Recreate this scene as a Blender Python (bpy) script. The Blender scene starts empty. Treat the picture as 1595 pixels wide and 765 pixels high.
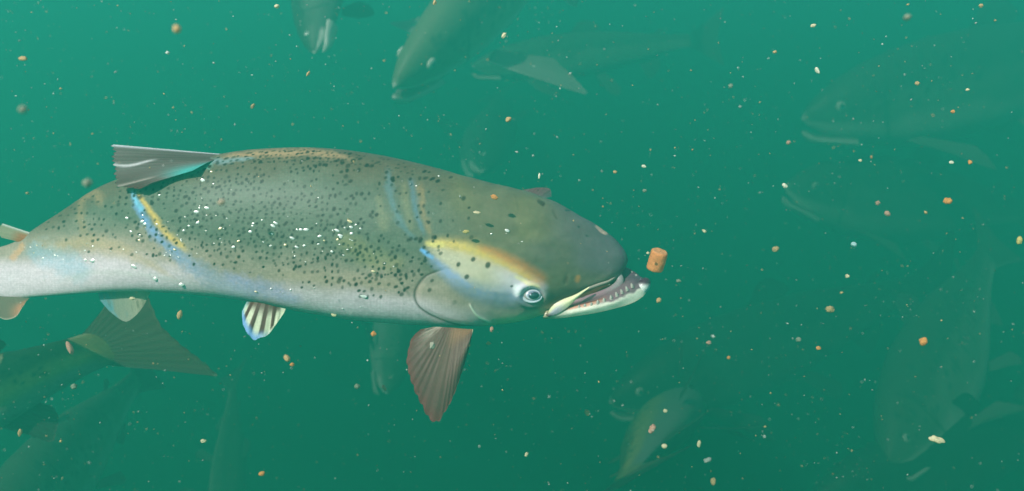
import bpy, math, random
import numpy as np
from mathutils import Vector, Matrix

# ------------------------------------------------------------------ camera
S = bpy.context.scene
PITCH = math.radians(16)
FOC = 0.86                       # focal length in picture widths
YH = 0.70                        # metres from the lens to the large fish
cam = bpy.data.cameras.new('camera')
cam.sensor_width = 36
cam.lens = 36 * FOC
cam.clip_start = 0.01
cam.clip_end = 400
cam.dof.use_dof = True
cam.dof.focus_distance = 0.67
cam.dof.aperture_fstop = 36 * FOC / 1000 / 0.0032
co = bpy.data.objects.new('camera', cam)
S.collection.objects.link(co)
co.rotation_euler = (math.radians(90) - PITCH, 0, 0)
S.camera = co

# ------------------------------------------------------------------ light
SUNV = Vector((-0.46, -0.62, 0.66)).normalized()        # towards the sun
el = math.asin(SUNV.z)
az = math.atan2(SUNV.x, SUNV.y)
w = bpy.data.worlds.new('World')
S.world = w
w.use_nodes = True
nt = w.node_tree
sky = nt.nodes.new('ShaderNodeTexSky')
sky.sky_type = 'NISHITA'
sky.sun_disc = False
sky.sun_elevation = el
sky.sun_rotation = az
nt.nodes['Background'].inputs['Strength'].default_value = 0.12
nt.links.new(sky.outputs[0], nt.nodes['Background'].inputs['Color'])
sl = bpy.data.lights.new('sun', 'SUN')
sl.energy = 5.0
sl.angle = math.radians(0.5)
sl.color = (1.0, 0.96, 0.9)
so = bpy.data.objects.new('sun', sl)
S.collection.objects.link(so)
so.rotation_euler = (-SUNV).to_track_quat('-Z', 'Y').to_euler()
S.view_settings.view_transform = 'Standard'
S.view_settings.look = 'None'
S.view_settings.exposure = 0.47
S.view_settings.gamma = 1
S.render.engine = 'CYCLES'
S.cycles.use_denoising = True
S.cycles.volume_bounces = 4
S.cycles.max_bounces = 8
S.cycles.transparent_max_bounces = 16
S.cycles.sample_clamp_indirect = 4

HAZE_DENSITY = 0.73
HAZE_COLOR = (0.041, 0.50, 0.355, 1)

# ------------------------------------------------------------------ helpers
rng = np.random.default_rng(7)
RV = Matrix.Rotation(-PITCH, 3, 'X')          # view-aligned axes -> world
RVn = np.array(RV)
PX = 1595 * FOC

def V(px, py, Y):
    """point at pixel px, py of the photograph, Y metres in front, in view-aligned axes"""
    return np.array([(px - 797.5) * Y / PX, Y, -(py - 382.5) * Y / PX])

def Wd(px, py, Y):
    return Vector(RVn @ V(px, py, Y))

def srgb(r, g, b):
    c = np.array([r, g, b], float) / 255
    return np.where(c <= .04045, c / 12.92, ((c + .055) / 1.055) ** 2.4)

def link(o, parent=None):
    S.collection.objects.link(o)
    if parent is not None:
        o.parent = parent
    return o

def tag(o, label=None, cat=None, group=None, kind=None):
    for k, v in (('label', label), ('category', cat), ('group', group), ('kind', kind)):
        if v:
            o[k] = v
    return o

def empty(name, loc=(0, 0, 0)):
    o = bpy.data.objects.new(name, None)
    o.empty_display_size = .05
    link(o)
    o.location = loc
    return o

def mesh(name, v, f, mat, parent=None, col=None, smooth=True):
    me = bpy.data.meshes.new(name)
    v = np.ascontiguousarray(v, dtype=np.float32).reshape(-1, 3)
    f = np.asarray(f, dtype=np.int32)
    n = f.shape[1]
    me.vertices.add(len(v))
    me.vertices.foreach_set('co', v.ravel())
    me.loops.add(f.size)
    me.loops.foreach_set('vertex_index', f.ravel())
    me.polygons.add(len(f))
    me.polygons.foreach_set('loop_start', np.arange(0, f.size, n, dtype=np.int32))
    me.polygons.foreach_set('loop_total', np.full(len(f), n, dtype=np.int32))
    me.polygons.foreach_set('use_smooth', np.full(len(f), smooth, dtype=bool))
    me.update(calc_edges=True)
    me.validate()
    if col is not None:
        a = me.attributes.new('Col', 'FLOAT_COLOR', 'POINT')
        c = np.ones((len(v), 4), np.float32)
        c[:, :3] = np.clip(np.asarray(col).reshape(-1, 3), 0, 1)
        a.data.foreach_set('color', c.ravel())
    me.materials.append(mat)
    o = bpy.data.objects.new(name, me)
    return link(o, parent)

def grid_faces(nu, nv, closed_v=False):
    """quads of a nu x nv grid, index i*nv+j"""
    i = np.arange(nu - 1)[:, None]
    j = np.arange(nv if closed_v else nv - 1)[None, :]
    j2 = (j + 1) % nv
    return np.stack([i * nv + j, i * nv + j2, (i + 1) * nv + j2, (i + 1) * nv + j], -1).reshape(-1, 4)

def polyline(pts, t):
    """points along a smoothed polyline at parameters t in 0..1 (by arc length)"""
    p = np.array(pts, float)
    d = np.r_[0, np.cumsum(np.linalg.norm(np.diff(p[:, :2], axis=0), axis=1))]
    d /= d[-1]
    # catmull-rom densification
    q = []
    n = len(p)
    for i in range(n - 1):
        p0, p1, p2, p3 = p[max(i - 1, 0)], p[i], p[i + 1], p[min(i + 2, n - 1)]
        for s in np.linspace(0, 1, 10, endpoint=False):
            q.append(.5 * ((2 * p1) + (p2 - p0) * s + (2 * p0 - 5 * p1 + 4 * p2 - p3) * s * s + (3 * p1 - p0 - 3 * p2 + p3) * s ** 3))
    q.append(p[-1])
    q = np.array(q)
    dq = np.r_[0, np.cumsum(np.linalg.norm(np.diff(q, axis=0), axis=1))]
    dq /= dq[-1]
    return np.stack([np.interp(t, dq, q[:, k]) for k in range(p.shape[1])], -1)

def mixc(a, b, m):
    return a + (b - a) * m[..., None]

def sstep(a, b, x):
    t = np.clip((x - a) / (b - a), 0, 1)
    return t * t * (3 - 2 * t)

def vnoise(x, y, seed=0):
    """cheap smooth value noise, -1..1"""
    r = np.random.default_rng(seed).uniform(-1, 1, (64, 64))
    xi = np.floor(x).astype(int); yi = np.floor(y).astype(int)
    fx = x - xi; fy = y - yi
    fx = fx * fx * (3 - 2 * fx); fy = fy * fy * (3 - 2 * fy)
    g = lambda a, b: r[a % 64, b % 64]
    return (g(xi, yi) * (1 - fx) + g(xi + 1, yi) * fx) * (1 - fy) + (g(xi, yi + 1) * (1 - fx) + g(xi + 1, yi + 1) * fx) * fy

# ------------------------------------------------------------------ materials
def mat_attr(name, rough=.45, spec=.4, coat=0., scale=None, bump=.0, trans=0., grain=.08, metal=0., gscale=900, sss=0.):
    m = bpy.data.materials.new(name)
    m.use_nodes = True
    t = m.node_tree
    L = t.links.new
    b = t.nodes['Principled BSDF']
    a = t.nodes.new('ShaderNodeAttribute'); a.attribute_name = 'Col'
    tc = t.nodes.new('ShaderNodeTexCoord')
    n = t.nodes.new('ShaderNodeTexNoise'); n.inputs['Scale'].default_value = gscale; n.inputs['Detail'].default_value = 3
    L(tc.outputs['Object'], n.inputs['Vector'])
    mr = t.nodes.new('ShaderNodeMapRange')
    mr.inputs['From Min'].default_value = .3; mr.inputs['From Max'].default_value = .7
    mr.inputs['To Min'].default_value = 1 - grain; mr.inputs['To Max'].default_value = 1 + grain
    L(n.outputs['Fac'], mr.inputs['Value'])
    mu = t.nodes.new('ShaderNodeVectorMath'); mu.operation = 'SCALE'
    L(a.outputs['Color'], mu.inputs[0]); L(mr.outputs[0], mu.inputs['Scale'])
    colour = mu.outputs[0]
    if scale:
        mp = t.nodes.new('ShaderNodeMapping'); mp.inputs['Scale'].default_value = (scale * .8, 0, scale * 1.15)
        L(tc.outputs['Object'], mp.inputs['Vector'])
        vo = t.nodes.new('ShaderNodeTexVoronoi'); vo.inputs['Scale'].default_value = 1; vo.inputs['Randomness'].default_value = .85
        wn = t.nodes.new('ShaderNodeTexNoise'); wn.inputs['Scale'].default_value = scale * .16
        L(tc.outputs['Object'], wn.inputs['Vector'])
        wa = t.nodes.new('ShaderNodeVectorMath'); wa.operation = 'MULTIPLY_ADD'; wa.inputs[1].default_value = (3, 3, 3)
        L(wn.outputs['Color'], wa.inputs[0]); L(mp.outputs[0], wa.inputs[2])
        L(wa.outputs[0], vo.inputs['Vector'])
        m2 = t.nodes.new('ShaderNodeMapRange'); m2.inputs['From Max'].default_value = .8
        m2.inputs['To Min'].default_value = 1.07; m2.inputs['To Max'].default_value = .86
        L(vo.outputs['Distance'], m2.inputs['Value'])
        mu2 = t.nodes.new('ShaderNodeVectorMath'); mu2.operation = 'SCALE'
        L(colour, mu2.inputs[0]); L(m2.outputs[0], mu2.inputs['Scale'])
        colour = mu2.outputs[0]
        bp = t.nodes.new('ShaderNodeBump'); bp.invert = True
        bp.inputs['Strength'].default_value = bump; bp.inputs['Distance'].default_value = .0006
        L(vo.outputs['Distance'], bp.inputs['Height']); L(bp.outputs[0], b.inputs['Normal'])
    elif bump:
        bp = t.nodes.new('ShaderNodeBump')
        bp.inputs['Strength'].default_value = bump; bp.inputs['Distance'].default_value = .0005
        L(n.outputs['Fac'], bp.inputs['Height']); L(bp.outputs[0], b.inputs['Normal'])
    L(colour, b.inputs['Base Color'])
    b.inputs['Roughness'].default_value = rough
    b.inputs['Specular IOR Level'].default_value = spec
    b.inputs['Coat Weight'].default_value = coat
    b.inputs['Coat Roughness'].default_value = .2
    b.inputs['Metallic'].default_value = metal
    if trans:
        out = t.nodes['Material Output']
        tr = t.nodes.new('ShaderNodeBsdfTranslucent')
        L(colour, tr.inputs['Color'])
        mx = t.nodes.new('ShaderNodeMixShader'); mx.inputs[0].default_value = trans
        L(b.outputs[0], mx.inputs[1]); L(tr.outputs[0], mx.inputs[2])
        L(mx.outputs[0], out.inputs['Surface'])
    return m

M_skin = mat_attr('scaly_skin', rough=.48, spec=.28, scale=420, bump=.14, grain=.025)
M_head = mat_attr('smooth_head_skin', rough=.45, spec=.3, grain=.05, bump=.05, gscale=300)
M_fin = mat_attr('fin_membrane', rough=.5, spec=.25, trans=.35, grain=.12)
M_mouth = mat_attr('mouth_flesh', rough=.3, spec=.5, grain=.1, bump=.15)
M_far = mat_attr('distant_skin', rough=.5, spec=.3, scale=180, bump=.2, grain=.06, gscale=200)
M_crumb = mat_attr('feed_crumb', rough=.7, spec=.2, grain=.25, bump=.3, gscale=2500, trans=.3)
M_glint = mat_attr('loose_scale', rough=.28, spec=.8, grain=.05, metal=.35)

def mat_plain(name, col, rough=.3, spec=.5, coat=0., bump=0., bscale=900):
    m = bpy.data.materials.new(name); m.use_nodes = True
    t = m.node_tree; b = t.nodes['Principled BSDF']
    n = t.nodes.new('ShaderNodeTexNoise'); n.inputs['Scale'].default_value = bscale; n.inputs['Detail'].default_value = 5
    tc = t.nodes.new('ShaderNodeTexCoord'); t.links.new(tc.outputs['Object'], n.inputs['Vector'])
    r = t.nodes.new('ShaderNodeValToRGB')
    r.color_ramp.elements[0].position = .3; r.color_ramp.elements[1].position = .7
    c = np.array(col)
    r.color_ramp.elements[0].color = (*np.clip(c * .82, 0, 1), 1); r.color_ramp.elements[1].color = (*np.clip(c * 1.15, 0, 1), 1)
    t.links.new(n.outputs['Fac'], r.inputs['Fac']); t.links.new(r.outputs['Color'], b.inputs['Base Color'])
    b.inputs['Roughness'].default_value = rough; b.inputs['Specular IOR Level'].default_value = spec
    b.inputs['Coat Weight'].default_value = coat
    if bump:
        bp = t.nodes.new('ShaderNodeBump'); bp.inputs['Strength'].default_value = bump; bp.inputs['Distance'].default_value = .001
        t.links.new(n.outputs['Fac'], bp.inputs['Height']); t.links.new(bp.outputs[0], b.inputs['Normal'])
    return m

# ------------------------------------------------------------------ the water
def build_haze():
    x0, x1, y0, y1, z0, z1 = -16, 16, -5, 20, -11, .14
    v = [(x, y, z) for x in (x0, x1) for y in (y0, y1) for z in (z0, z1)]
    f = [(0, 1, 3, 2), (4, 6, 7, 5), (0, 4, 5, 1), (2, 3, 7, 6), (0, 2, 6, 4), (1, 5, 7, 3)]
    m = bpy.data.materials.new('green_water'); m.use_nodes = True
    t = m.node_tree
    t.nodes.remove(t.nodes['Principled BSDF'])
    pv = t.nodes.new('ShaderNodeVolumePrincipled')
    pv.inputs['Color'].default_value = HAZE_COLOR
    pv.inputs['Density'].default_value = HAZE_DENSITY
    pv.inputs['Anisotropy'].default_value = .3
    t.links.new(pv.outputs[0], t.nodes['Material Output'].inputs['Volume'])
    o = mesh('haze', v, f, m, smooth=False)
    tag(o, 'murky green sea water filling the whole view', None, None, 'stuff')
build_haze()

# ------------------------------------------------------------------ the large fish
HAZE_LIN = srgb(26, 128, 104)
def alb(r, g, b, k=1.0):
    """skin colour seen at arm's length through the green water -> pigment"""
    c = (srgb(r, g, b) - .38 * HAZE_LIN) / .62
    return np.clip(c * k * 0.86, .006, .95)

TOP = [(-150, 428), (-105, 418), (-60, 405), (-20, 390), (20, 378), (60, 352), (100, 326), (140, 299), (175, 282), (215, 268), (255, 256), (300, 246),
       (340, 240), (380, 234), (420, 231), (470, 229.5), (510, 231), (550, 235), (600, 243), (650, 254), (700, 267), (750, 281),
       (800, 293), (828, 300), (850, 309), (875, 321), (900, 334), (922, 346), (942, 360), (958, 372), (969, 384), (975, 394), (977.5, 402)]
BOT = [(-150, 476), (-105, 472), (-60, 468), (-20, 466), (20, 465), (60, 462), (100, 459), (140, 456), (175, 454), (215, 454), (255, 456), (300, 459),
       (340, 463), (380, 469), (420, 476), (470, 486), (510, 493), (550, 498.5), (600, 503), (650, 506), (700, 509), (750, 508),
       (800, 502), (825, 497), (850, 489), (872, 477), (892, 466), (913, 455), (932, 447), (950, 441), (964, 431), (974, 417), (978.5, 405)]
def depth_c(x):
    """how far the body's middle stands from the lens; the tail swings away"""
    return YH + .16 * np.clip((330 - x) / 500, 0, 2) ** 1.7 + .012 * sstep(700, 980, x)

WID = np.array([(-150, .30), (0, .46), (200, .56), (450, .60), (650, .62), (800, .66), (900, .70), (978, .8)])
NS, NR = 1040, 460
ts = np.linspace(0, 1, NS)
ts = np.where(ts > .9, .9 + .1 * np.sin((ts - .9) / .1 * np.pi / 2), ts)
def by_index(pts, t):
    p = np.array(pts, float); n = len(p)
    u = t * (n - 1)
    i = np.clip(np.floor(u).astype(int), 0, n - 2); s = (u - i)[:, None]
    g = lambda k: p[np.clip(k, 0, n - 1)]
    p0, p1, p2, p3 = g(i - 1), g(i), g(i + 1), g(i + 2)
    return .5 * ((2 * p1) + (p2 - p0) * s + (2 * p0 - 5 * p1 + 4 * p2 - p3) * s * s + (3 * p1 - p0 - 3 * p2 + p3) * s ** 3)
# even spacing along x
PT0, PB0 = by_index(TOP, np.linspace(0, 1, 4000)), by_index(BOT, np.linspace(0, 1, 4000))
mx0 = (PT0[:, 0] + PB0[:, 0]) / 2
acc = np.r_[0, np.cumsum(np.hypot(np.diff(mx0), np.diff(PT0[:, 1]) * .6))]
tt = np.interp(ts * acc[-1], acc, np.linspace(0, 1, 4000))
PT, PB = by_index(TOP, tt), by_index(BOT, tt)
nf = 330
th = np.r_[np.linspace(0, np.pi, nf, endpoint=False), np.linspace(np.pi, 2 * np.pi, NR - nf, endpoint=False)]   # 0 = back, pi = belly, front side first
C = (PT + PB) / 2
H = (PT - PB) / 2
hl = np.linalg.norm(H, axis=1)
ratio = np.interp(C[:, 0], WID[:, 0], WID[:, 1])
ct, st = np.cos(th), np.sin(th)
# slightly full flanks, flatter than an ellipse
ex = .92
ctp = np.sign(ct) * np.abs(ct) ** ex
stp = np.sign(st) * np.abs(st) ** ex
PXg = C[:, None, 0] + H[:, None, 0] * ctp[None, :]
PYg = C[:, None, 1] + H[:, None, 1] * ctp[None, :]
Dg = -(hl * ratio)[:, None] * stp[None, :]            # in "pixels"; negative = nearer
MM = YH / PX
relief = np.zeros_like(PXg)

def seg_dist(x, y, pts, smooth=True):
    """distance to a polyline and parameter along it (pixels)"""
    p = polyline(pts, np.linspace(0, 1, 32)) if smooth else np.array(pts, float)
    best = np.full(x.shape, 1e9); par = np.zeros(x.shape); side = np.zeros(x.shape)
    n = len(p) - 1
    for i in range(n):
        a, b = p[i, :2], p[i + 1, :2]
        d = b - a; L2 = (d ** 2).sum() + 1e-9
        t = np.clip(((x - a[0]) * d[0] + (y - a[1]) * d[1]) / L2, 0, 1)
        qx, qy = x - a[0] - t * d[0], y - a[1] - t * d[1]
        dd = np.hypot(qx, qy)
        m = dd < best
        best = np.where(m, dd, best); par = np.where(m, (i + t) / n, par)
        side = np.where(m, np.sign(d[0] * (y - a[1]) - d[1] * (x - a[0])), side)
    return best, par, side

def inside(x, y, poly):
    r = np.zeros(x.shape, bool)
    n = len(poly)
    for i in range(n):
        (x1, y1), (x2, y2) = poly[i], poly[(i + 1) % n]
        if y1 == y2: continue
        c = ((y1 > y) != (y2 > y)) & (x < (x2 - x1) * (y - y1) / (y2 - y1) + x1)
        r ^= c
    return r

def paint_fish():
    x, y = PXg, PYg
    t, b = PT[:, None, 1], PB[:, None, 1]
    r = np.clip((y - t) / np.maximum(b - t, 1), 0, 1)
    n1 = vnoise(x / 46 + 9, y / 30, 1); n2 = vnoise(x / 17, y / 11 + 5, 2); n3 = vnoise(x / 5, y / 4, 3)
    # pigment from back to belly
    back = alb(92, 112, 90); mid = alb(90, 122, 102); low = alb(164, 162, 142); belly = alb(214, 206, 208); edge = alb(192, 186, 178)
    ylow = np.interp(x, [-100, 0, 60, 150, 260, 330, 450, 560, 650, 720], [392, 384, 374, 370, 386, 408, 420, 430, 438, 456])
    s1 = sstep(-45, 18, y + 8 * n1 + 3 * n2 - ylow); s2 = sstep(8, 44, y + 6 * n1 - ylow)
    c = back + (mid - back) * sstep(.03, .3, r + .05 * n1)[..., None]
    c = c + (low - c) * (s1 * .9)[..., None]
    c = c + (belly - c) * s2[..., None]
    c = c + (edge - c) * (.6 * sstep(.93, 1, r) * sstep(720, 640, x))[..., None]
    # head
    hx = sstep(655, 745, x + 10 * n1 - .25 * (y - 330))
    head = alb(102, 124, 98) + (alb(94, 118, 112) - alb(102, 124, 98)) * sstep(790, 950, x + 12 * n1)[..., None]
    head = head * .9; head = mixc(head, alb(108, 128, 90), sstep(.1, .8, vnoise(x / 55, y / 40, 79)) * .4); head = head * (1 + .07 * n1 + .05 * n2)[..., None]
    jaw = alb(158, 162, 144)
    hl_ = head + (jaw - head) * sstep(455, 492, y - .02 * (x - 800))[..., None]
    hl_ = hl_ + (alb(205, 200, 165) - hl_) * (sstep(-17, -4, y - b) * sstep(740, 800, x) * sstep(905, 860, x))[..., None]
    c = c + (hl_ - c) * hx[..., None]
    # rows of scales and the broken sheen on them
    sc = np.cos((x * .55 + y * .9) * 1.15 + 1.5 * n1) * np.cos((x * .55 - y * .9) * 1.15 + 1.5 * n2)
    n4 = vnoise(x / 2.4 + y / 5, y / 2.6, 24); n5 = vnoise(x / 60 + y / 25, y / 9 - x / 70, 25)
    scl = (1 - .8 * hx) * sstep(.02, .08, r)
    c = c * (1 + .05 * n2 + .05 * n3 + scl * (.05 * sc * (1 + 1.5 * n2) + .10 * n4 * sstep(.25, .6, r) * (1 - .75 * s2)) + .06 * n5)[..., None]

    cx_ = C[:, 0]
    c = np.array(np.broadcast_to(c, x.shape + (3,)))
    def stroke(pts, wd, col, a=1., soft=.5, taper=True, wv=1.):
        q = np.array(pts, float); pad = float(np.max(wd)) * 1.6 + 4
        i0, i1 = np.searchsorted(cx_, [q[:, 0].min() - pad, q[:, 0].max() + pad])
        if i1 - i0 < 1: return
        X, Y = x[i0:i1], y[i0:i1]
        wob = 1 if not wv else 1 + .35 * vnoise(X / 9 + 3, Y / 9, 17) + .2 * vnoise(X / 3.5, Y / 3.5, 18)
        d, p, s = seg_dist(X + wv * 2.2 * vnoise(X / 14, Y / 14, 15) * min(1, pad / 14), Y + wv * 2.2 * vnoise(X / 14, Y / 14, 16) * min(1, pad / 14), pts)
        ww = np.interp(p, np.linspace(0, 1, len(np.atleast_1d(wd))), np.atleast_1d(wd)) if np.ndim(wd) else wd
        if np.ndim(a): a = np.interp(p, np.linspace(0, 1, len(a)), a)
        m = sstep(1.0, 1 - soft, d / (ww * (wob if pad > 12 else 1) * 1.25)) * a
        if taper:
            m = m * sstep(0, .16, p) * sstep(1, .84, p)
        if pad > 9: m = m * (.82 + .18 * vnoise(X / 4, Y / 3, 19))
        c[i0:i1] += (col - c[i0:i1]) * m[..., None]
    # bands of refracted rainbow light and pale tints, painted into the skin colour
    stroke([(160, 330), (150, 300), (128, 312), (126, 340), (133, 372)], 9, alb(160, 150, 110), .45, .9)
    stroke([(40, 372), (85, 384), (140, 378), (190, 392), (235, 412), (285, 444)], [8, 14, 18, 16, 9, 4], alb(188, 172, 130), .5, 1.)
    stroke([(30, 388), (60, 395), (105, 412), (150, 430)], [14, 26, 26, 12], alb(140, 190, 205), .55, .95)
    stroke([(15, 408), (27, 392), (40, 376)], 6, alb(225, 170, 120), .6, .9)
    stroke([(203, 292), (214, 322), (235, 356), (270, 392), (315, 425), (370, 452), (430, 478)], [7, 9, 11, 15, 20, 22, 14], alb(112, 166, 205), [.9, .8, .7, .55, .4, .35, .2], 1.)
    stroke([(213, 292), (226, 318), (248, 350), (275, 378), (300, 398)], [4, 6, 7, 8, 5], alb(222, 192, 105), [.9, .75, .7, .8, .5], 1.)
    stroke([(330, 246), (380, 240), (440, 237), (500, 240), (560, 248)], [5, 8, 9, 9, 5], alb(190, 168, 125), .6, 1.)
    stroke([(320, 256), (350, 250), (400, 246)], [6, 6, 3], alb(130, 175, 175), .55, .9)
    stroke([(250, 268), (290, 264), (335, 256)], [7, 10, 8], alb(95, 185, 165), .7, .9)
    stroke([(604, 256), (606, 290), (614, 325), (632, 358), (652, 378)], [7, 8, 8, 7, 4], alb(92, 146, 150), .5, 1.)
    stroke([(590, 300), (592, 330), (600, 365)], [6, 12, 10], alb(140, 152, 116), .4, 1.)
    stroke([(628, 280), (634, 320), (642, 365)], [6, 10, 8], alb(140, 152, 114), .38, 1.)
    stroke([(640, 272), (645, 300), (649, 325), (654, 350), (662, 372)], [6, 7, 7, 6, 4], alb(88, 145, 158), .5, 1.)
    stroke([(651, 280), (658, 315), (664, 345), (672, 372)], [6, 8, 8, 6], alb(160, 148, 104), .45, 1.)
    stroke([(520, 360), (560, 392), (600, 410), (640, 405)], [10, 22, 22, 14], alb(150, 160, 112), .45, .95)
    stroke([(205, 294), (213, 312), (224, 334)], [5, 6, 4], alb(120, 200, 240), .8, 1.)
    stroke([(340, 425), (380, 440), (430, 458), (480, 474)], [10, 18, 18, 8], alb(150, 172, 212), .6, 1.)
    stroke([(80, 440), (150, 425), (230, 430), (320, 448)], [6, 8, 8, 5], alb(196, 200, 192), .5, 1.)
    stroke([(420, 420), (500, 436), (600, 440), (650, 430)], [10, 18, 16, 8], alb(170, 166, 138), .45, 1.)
    # pale cheek; its gold upper and blue lower rim are painted-in refracted light
    top_rim = [(655, 379), (690, 379), (725, 386), (760, 398), (795, 415), (825, 432), (848, 447)]
    low_rim = [(848, 455), (815, 461), (780, 462), (745, 455), (715, 440), (690, 420), (668, 400), (655, 385)]
    poly = [tuple(q) for q in polyline(top_rim, np.linspace(0, 1, 30))] + [tuple(q) for q in polyline(low_rim, np.linspace(0, 1, 30))]
    ins = inside(x, y, poly)
    dt, pt, _ = seg_dist(x, y, top_rim); dl, pl, _ = seg_dist(x, y, low_rim)
    dmin = np.minimum(dt, dl)
    m = np.where(ins, .45 + .55 * sstep(0, 10, dmin), .45 * sstep(11, 0, dmin)) * sstep(650, 690, x)
    fillc = alb(192, 194, 166) + (alb(214, 214, 212) - alb(198, 198, 160)) * sstep(750, 815, x)[..., None]
    c = c + (fillc - c) * (m * .92)[..., None]
    stroke(low_rim, [8, 16, 22, 22, 18, 14, 11, 6], alb(108, 148, 172), .75, 1., wv=0)
    stroke([(672, 398), (692, 418), (716, 436), (742, 449)], [4, 6, 6, 4], alb(136, 172, 205), .5, 1.)
    stroke(top_rim, [10, 15, 19, 20, 18, 16, 12], alb(182, 168, 108), .55, 1., wv=0); stroke(top_rim, [6, 9, 11, 11, 9, 9, 7], alb(226, 198, 104), .65, 1., wv=0)
    stroke([(735, 382), (775, 396), (810, 414), (838, 431), (858, 446)], [6, 10, 13, 14, 11], alb(186, 134, 84), .6, 1., wv=0)
    stroke([(662, 376), (676, 380), (695, 383)], [5, 7, 4], alb(235, 210, 130), .9, .9)
    stroke([(655, 386), (664, 394), (676, 402)], [4, 6, 4], alb(110, 180, 235), .9, .9)
    stroke([(800, 430), (822, 440), (842, 446)], [3, 5, 4], alb(245, 215, 165), .9, .9)
    stroke([(797, 446), (806, 452), (810, 462)], [6, 10, 7], alb(228, 238, 240), .9, .9)
    stroke([(760, 475), (800, 476), (840, 472)], [5, 10, 6], alb(96, 128, 130), .5, 1.)
    stroke([(850, 476), (866, 466), (890, 460), (908, 452)], [2, 3, 3, 2], alb(130, 128, 82), .6, 1.)
    stroke([(742, 506), (790, 503), (830, 496), (856, 488)], [3, 6, 6, 3], alb(222, 214, 175), .75, 1.)
    # gill cover and its edge, white bony rims
    gill = [(699, 418), (682, 423), (664, 430), (652, 443), (646, 458), (650, 474), (664, 487), (688, 499), (716, 507), (746, 511)]
    d, p, s = seg_dist(x, y, gill)
    front = (st[None, :] > 0) & (x > 600)
    body = sstep(0, 2.5, np.where(s < 0, d, 0)) if False else None
    poly2 = [tuple(q) for q in polyline(gill, np.linspace(0, 1, 40))] + [(770, 511), (790, 440), (760, 405)]
    g_in = inside(x, y, poly2)
    relief_ = np.where(g_in, np.minimum(d, 9) / 9 * 2.6, 0) * sstep(775, 700, x) * sstep(412, 450, y)
    relief[...] += relief_ - 1.0 * np.exp(-(d / 2.2) ** 2) * sstep(0, .1, p)
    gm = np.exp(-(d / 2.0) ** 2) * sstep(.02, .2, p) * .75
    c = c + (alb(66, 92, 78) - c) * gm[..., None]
    stroke([(612, 424), (628, 446), (640, 462)], 2.2, alb(92, 118, 100), .5, .8)
    stroke([(690, 506), (720, 511), (750, 512)], [2, 3, 2], alb(225, 205, 165), .75, .8)
    stroke([(730, 470), (738, 484), (750, 495), (768, 503)], [1.2, 2, 2.6, 1.6], alb(232, 228, 205), .95, .7)
    d2, p2, s2_ = seg_dist(x, y, [(730, 470), (738, 484), (750, 495), (770, 504)])
    relief[...] += 1.5 * np.exp(-(d2 / 2.5) ** 2) * sstep(0, .15, p2)
    # nostril, scar, ridge grooves
    stroke([(884, 430), (881, 437), (876, 442)], [3, 5, 3], alb(72, 84, 68), .6, 1.)
    stroke([(901, 432), (899, 437)], 5, alb(196, 150, 92), .7, .9, False)
    stroke([(927, 351), (938, 358), (948, 366)], [2.5, 4.5, 2.5], alb(212, 186, 160), .85, .7)
    stroke([(840, 313), (847, 318)], 3.2, alb(48, 72, 58), .9, .6, False)
    stroke([(858, 326), (865, 336), (870, 344)], [3, 3.4, 2], alb(72, 98, 80), .7, .9)
    stroke([(800, 303), (806, 318), (808, 332)], [2, 3, 2], alb(84, 110, 86), .5, 1.)
    stroke([(964, 380), (970, 394), (968, 412), (960, 424)], [3, 4, 4, 3], alb(94, 102, 112), .6, 1.)
    stroke([(905, 455), (925, 447), (948, 441), (962, 430)], [2, 2.5, 2.5, 2], alb(148, 152, 134), .7, .8)
    d3, p3, _ = seg_dist(x, y, [(884, 428), (880, 440)])
    relief[...] -= .9 * np.exp(-(d3 / 3.5) ** 2)
    d3, p3, _ = seg_dist(x, y, [(905, 447), (935, 437), (955, 425)])
    relief[...] += 2.2 * np.exp(-(d3 / 6) ** 2)
    # eye socket
    e = np.hypot((x - 829) / 19, (y - 459) / 14)
    relief[...] += 4.5 * np.exp(-((e - 1.15) / .35) ** 2) - 4 * sstep(1.0, .5, e)
    # far eye bulge on the brow line and cranial ridge
    relief[...] += 2.5 * np.exp(-((x - 862) ** 2 / 500 + (y - 318) ** 2 / 90))
    relief[...] += 1.2 * n1 * sstep(.1, .5, r) * .5 + hx * (.7 * vnoise(x / 24, y / 16, 77) + .25 * vnoise(x / 8, y / 7, 78))
    return c

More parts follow.
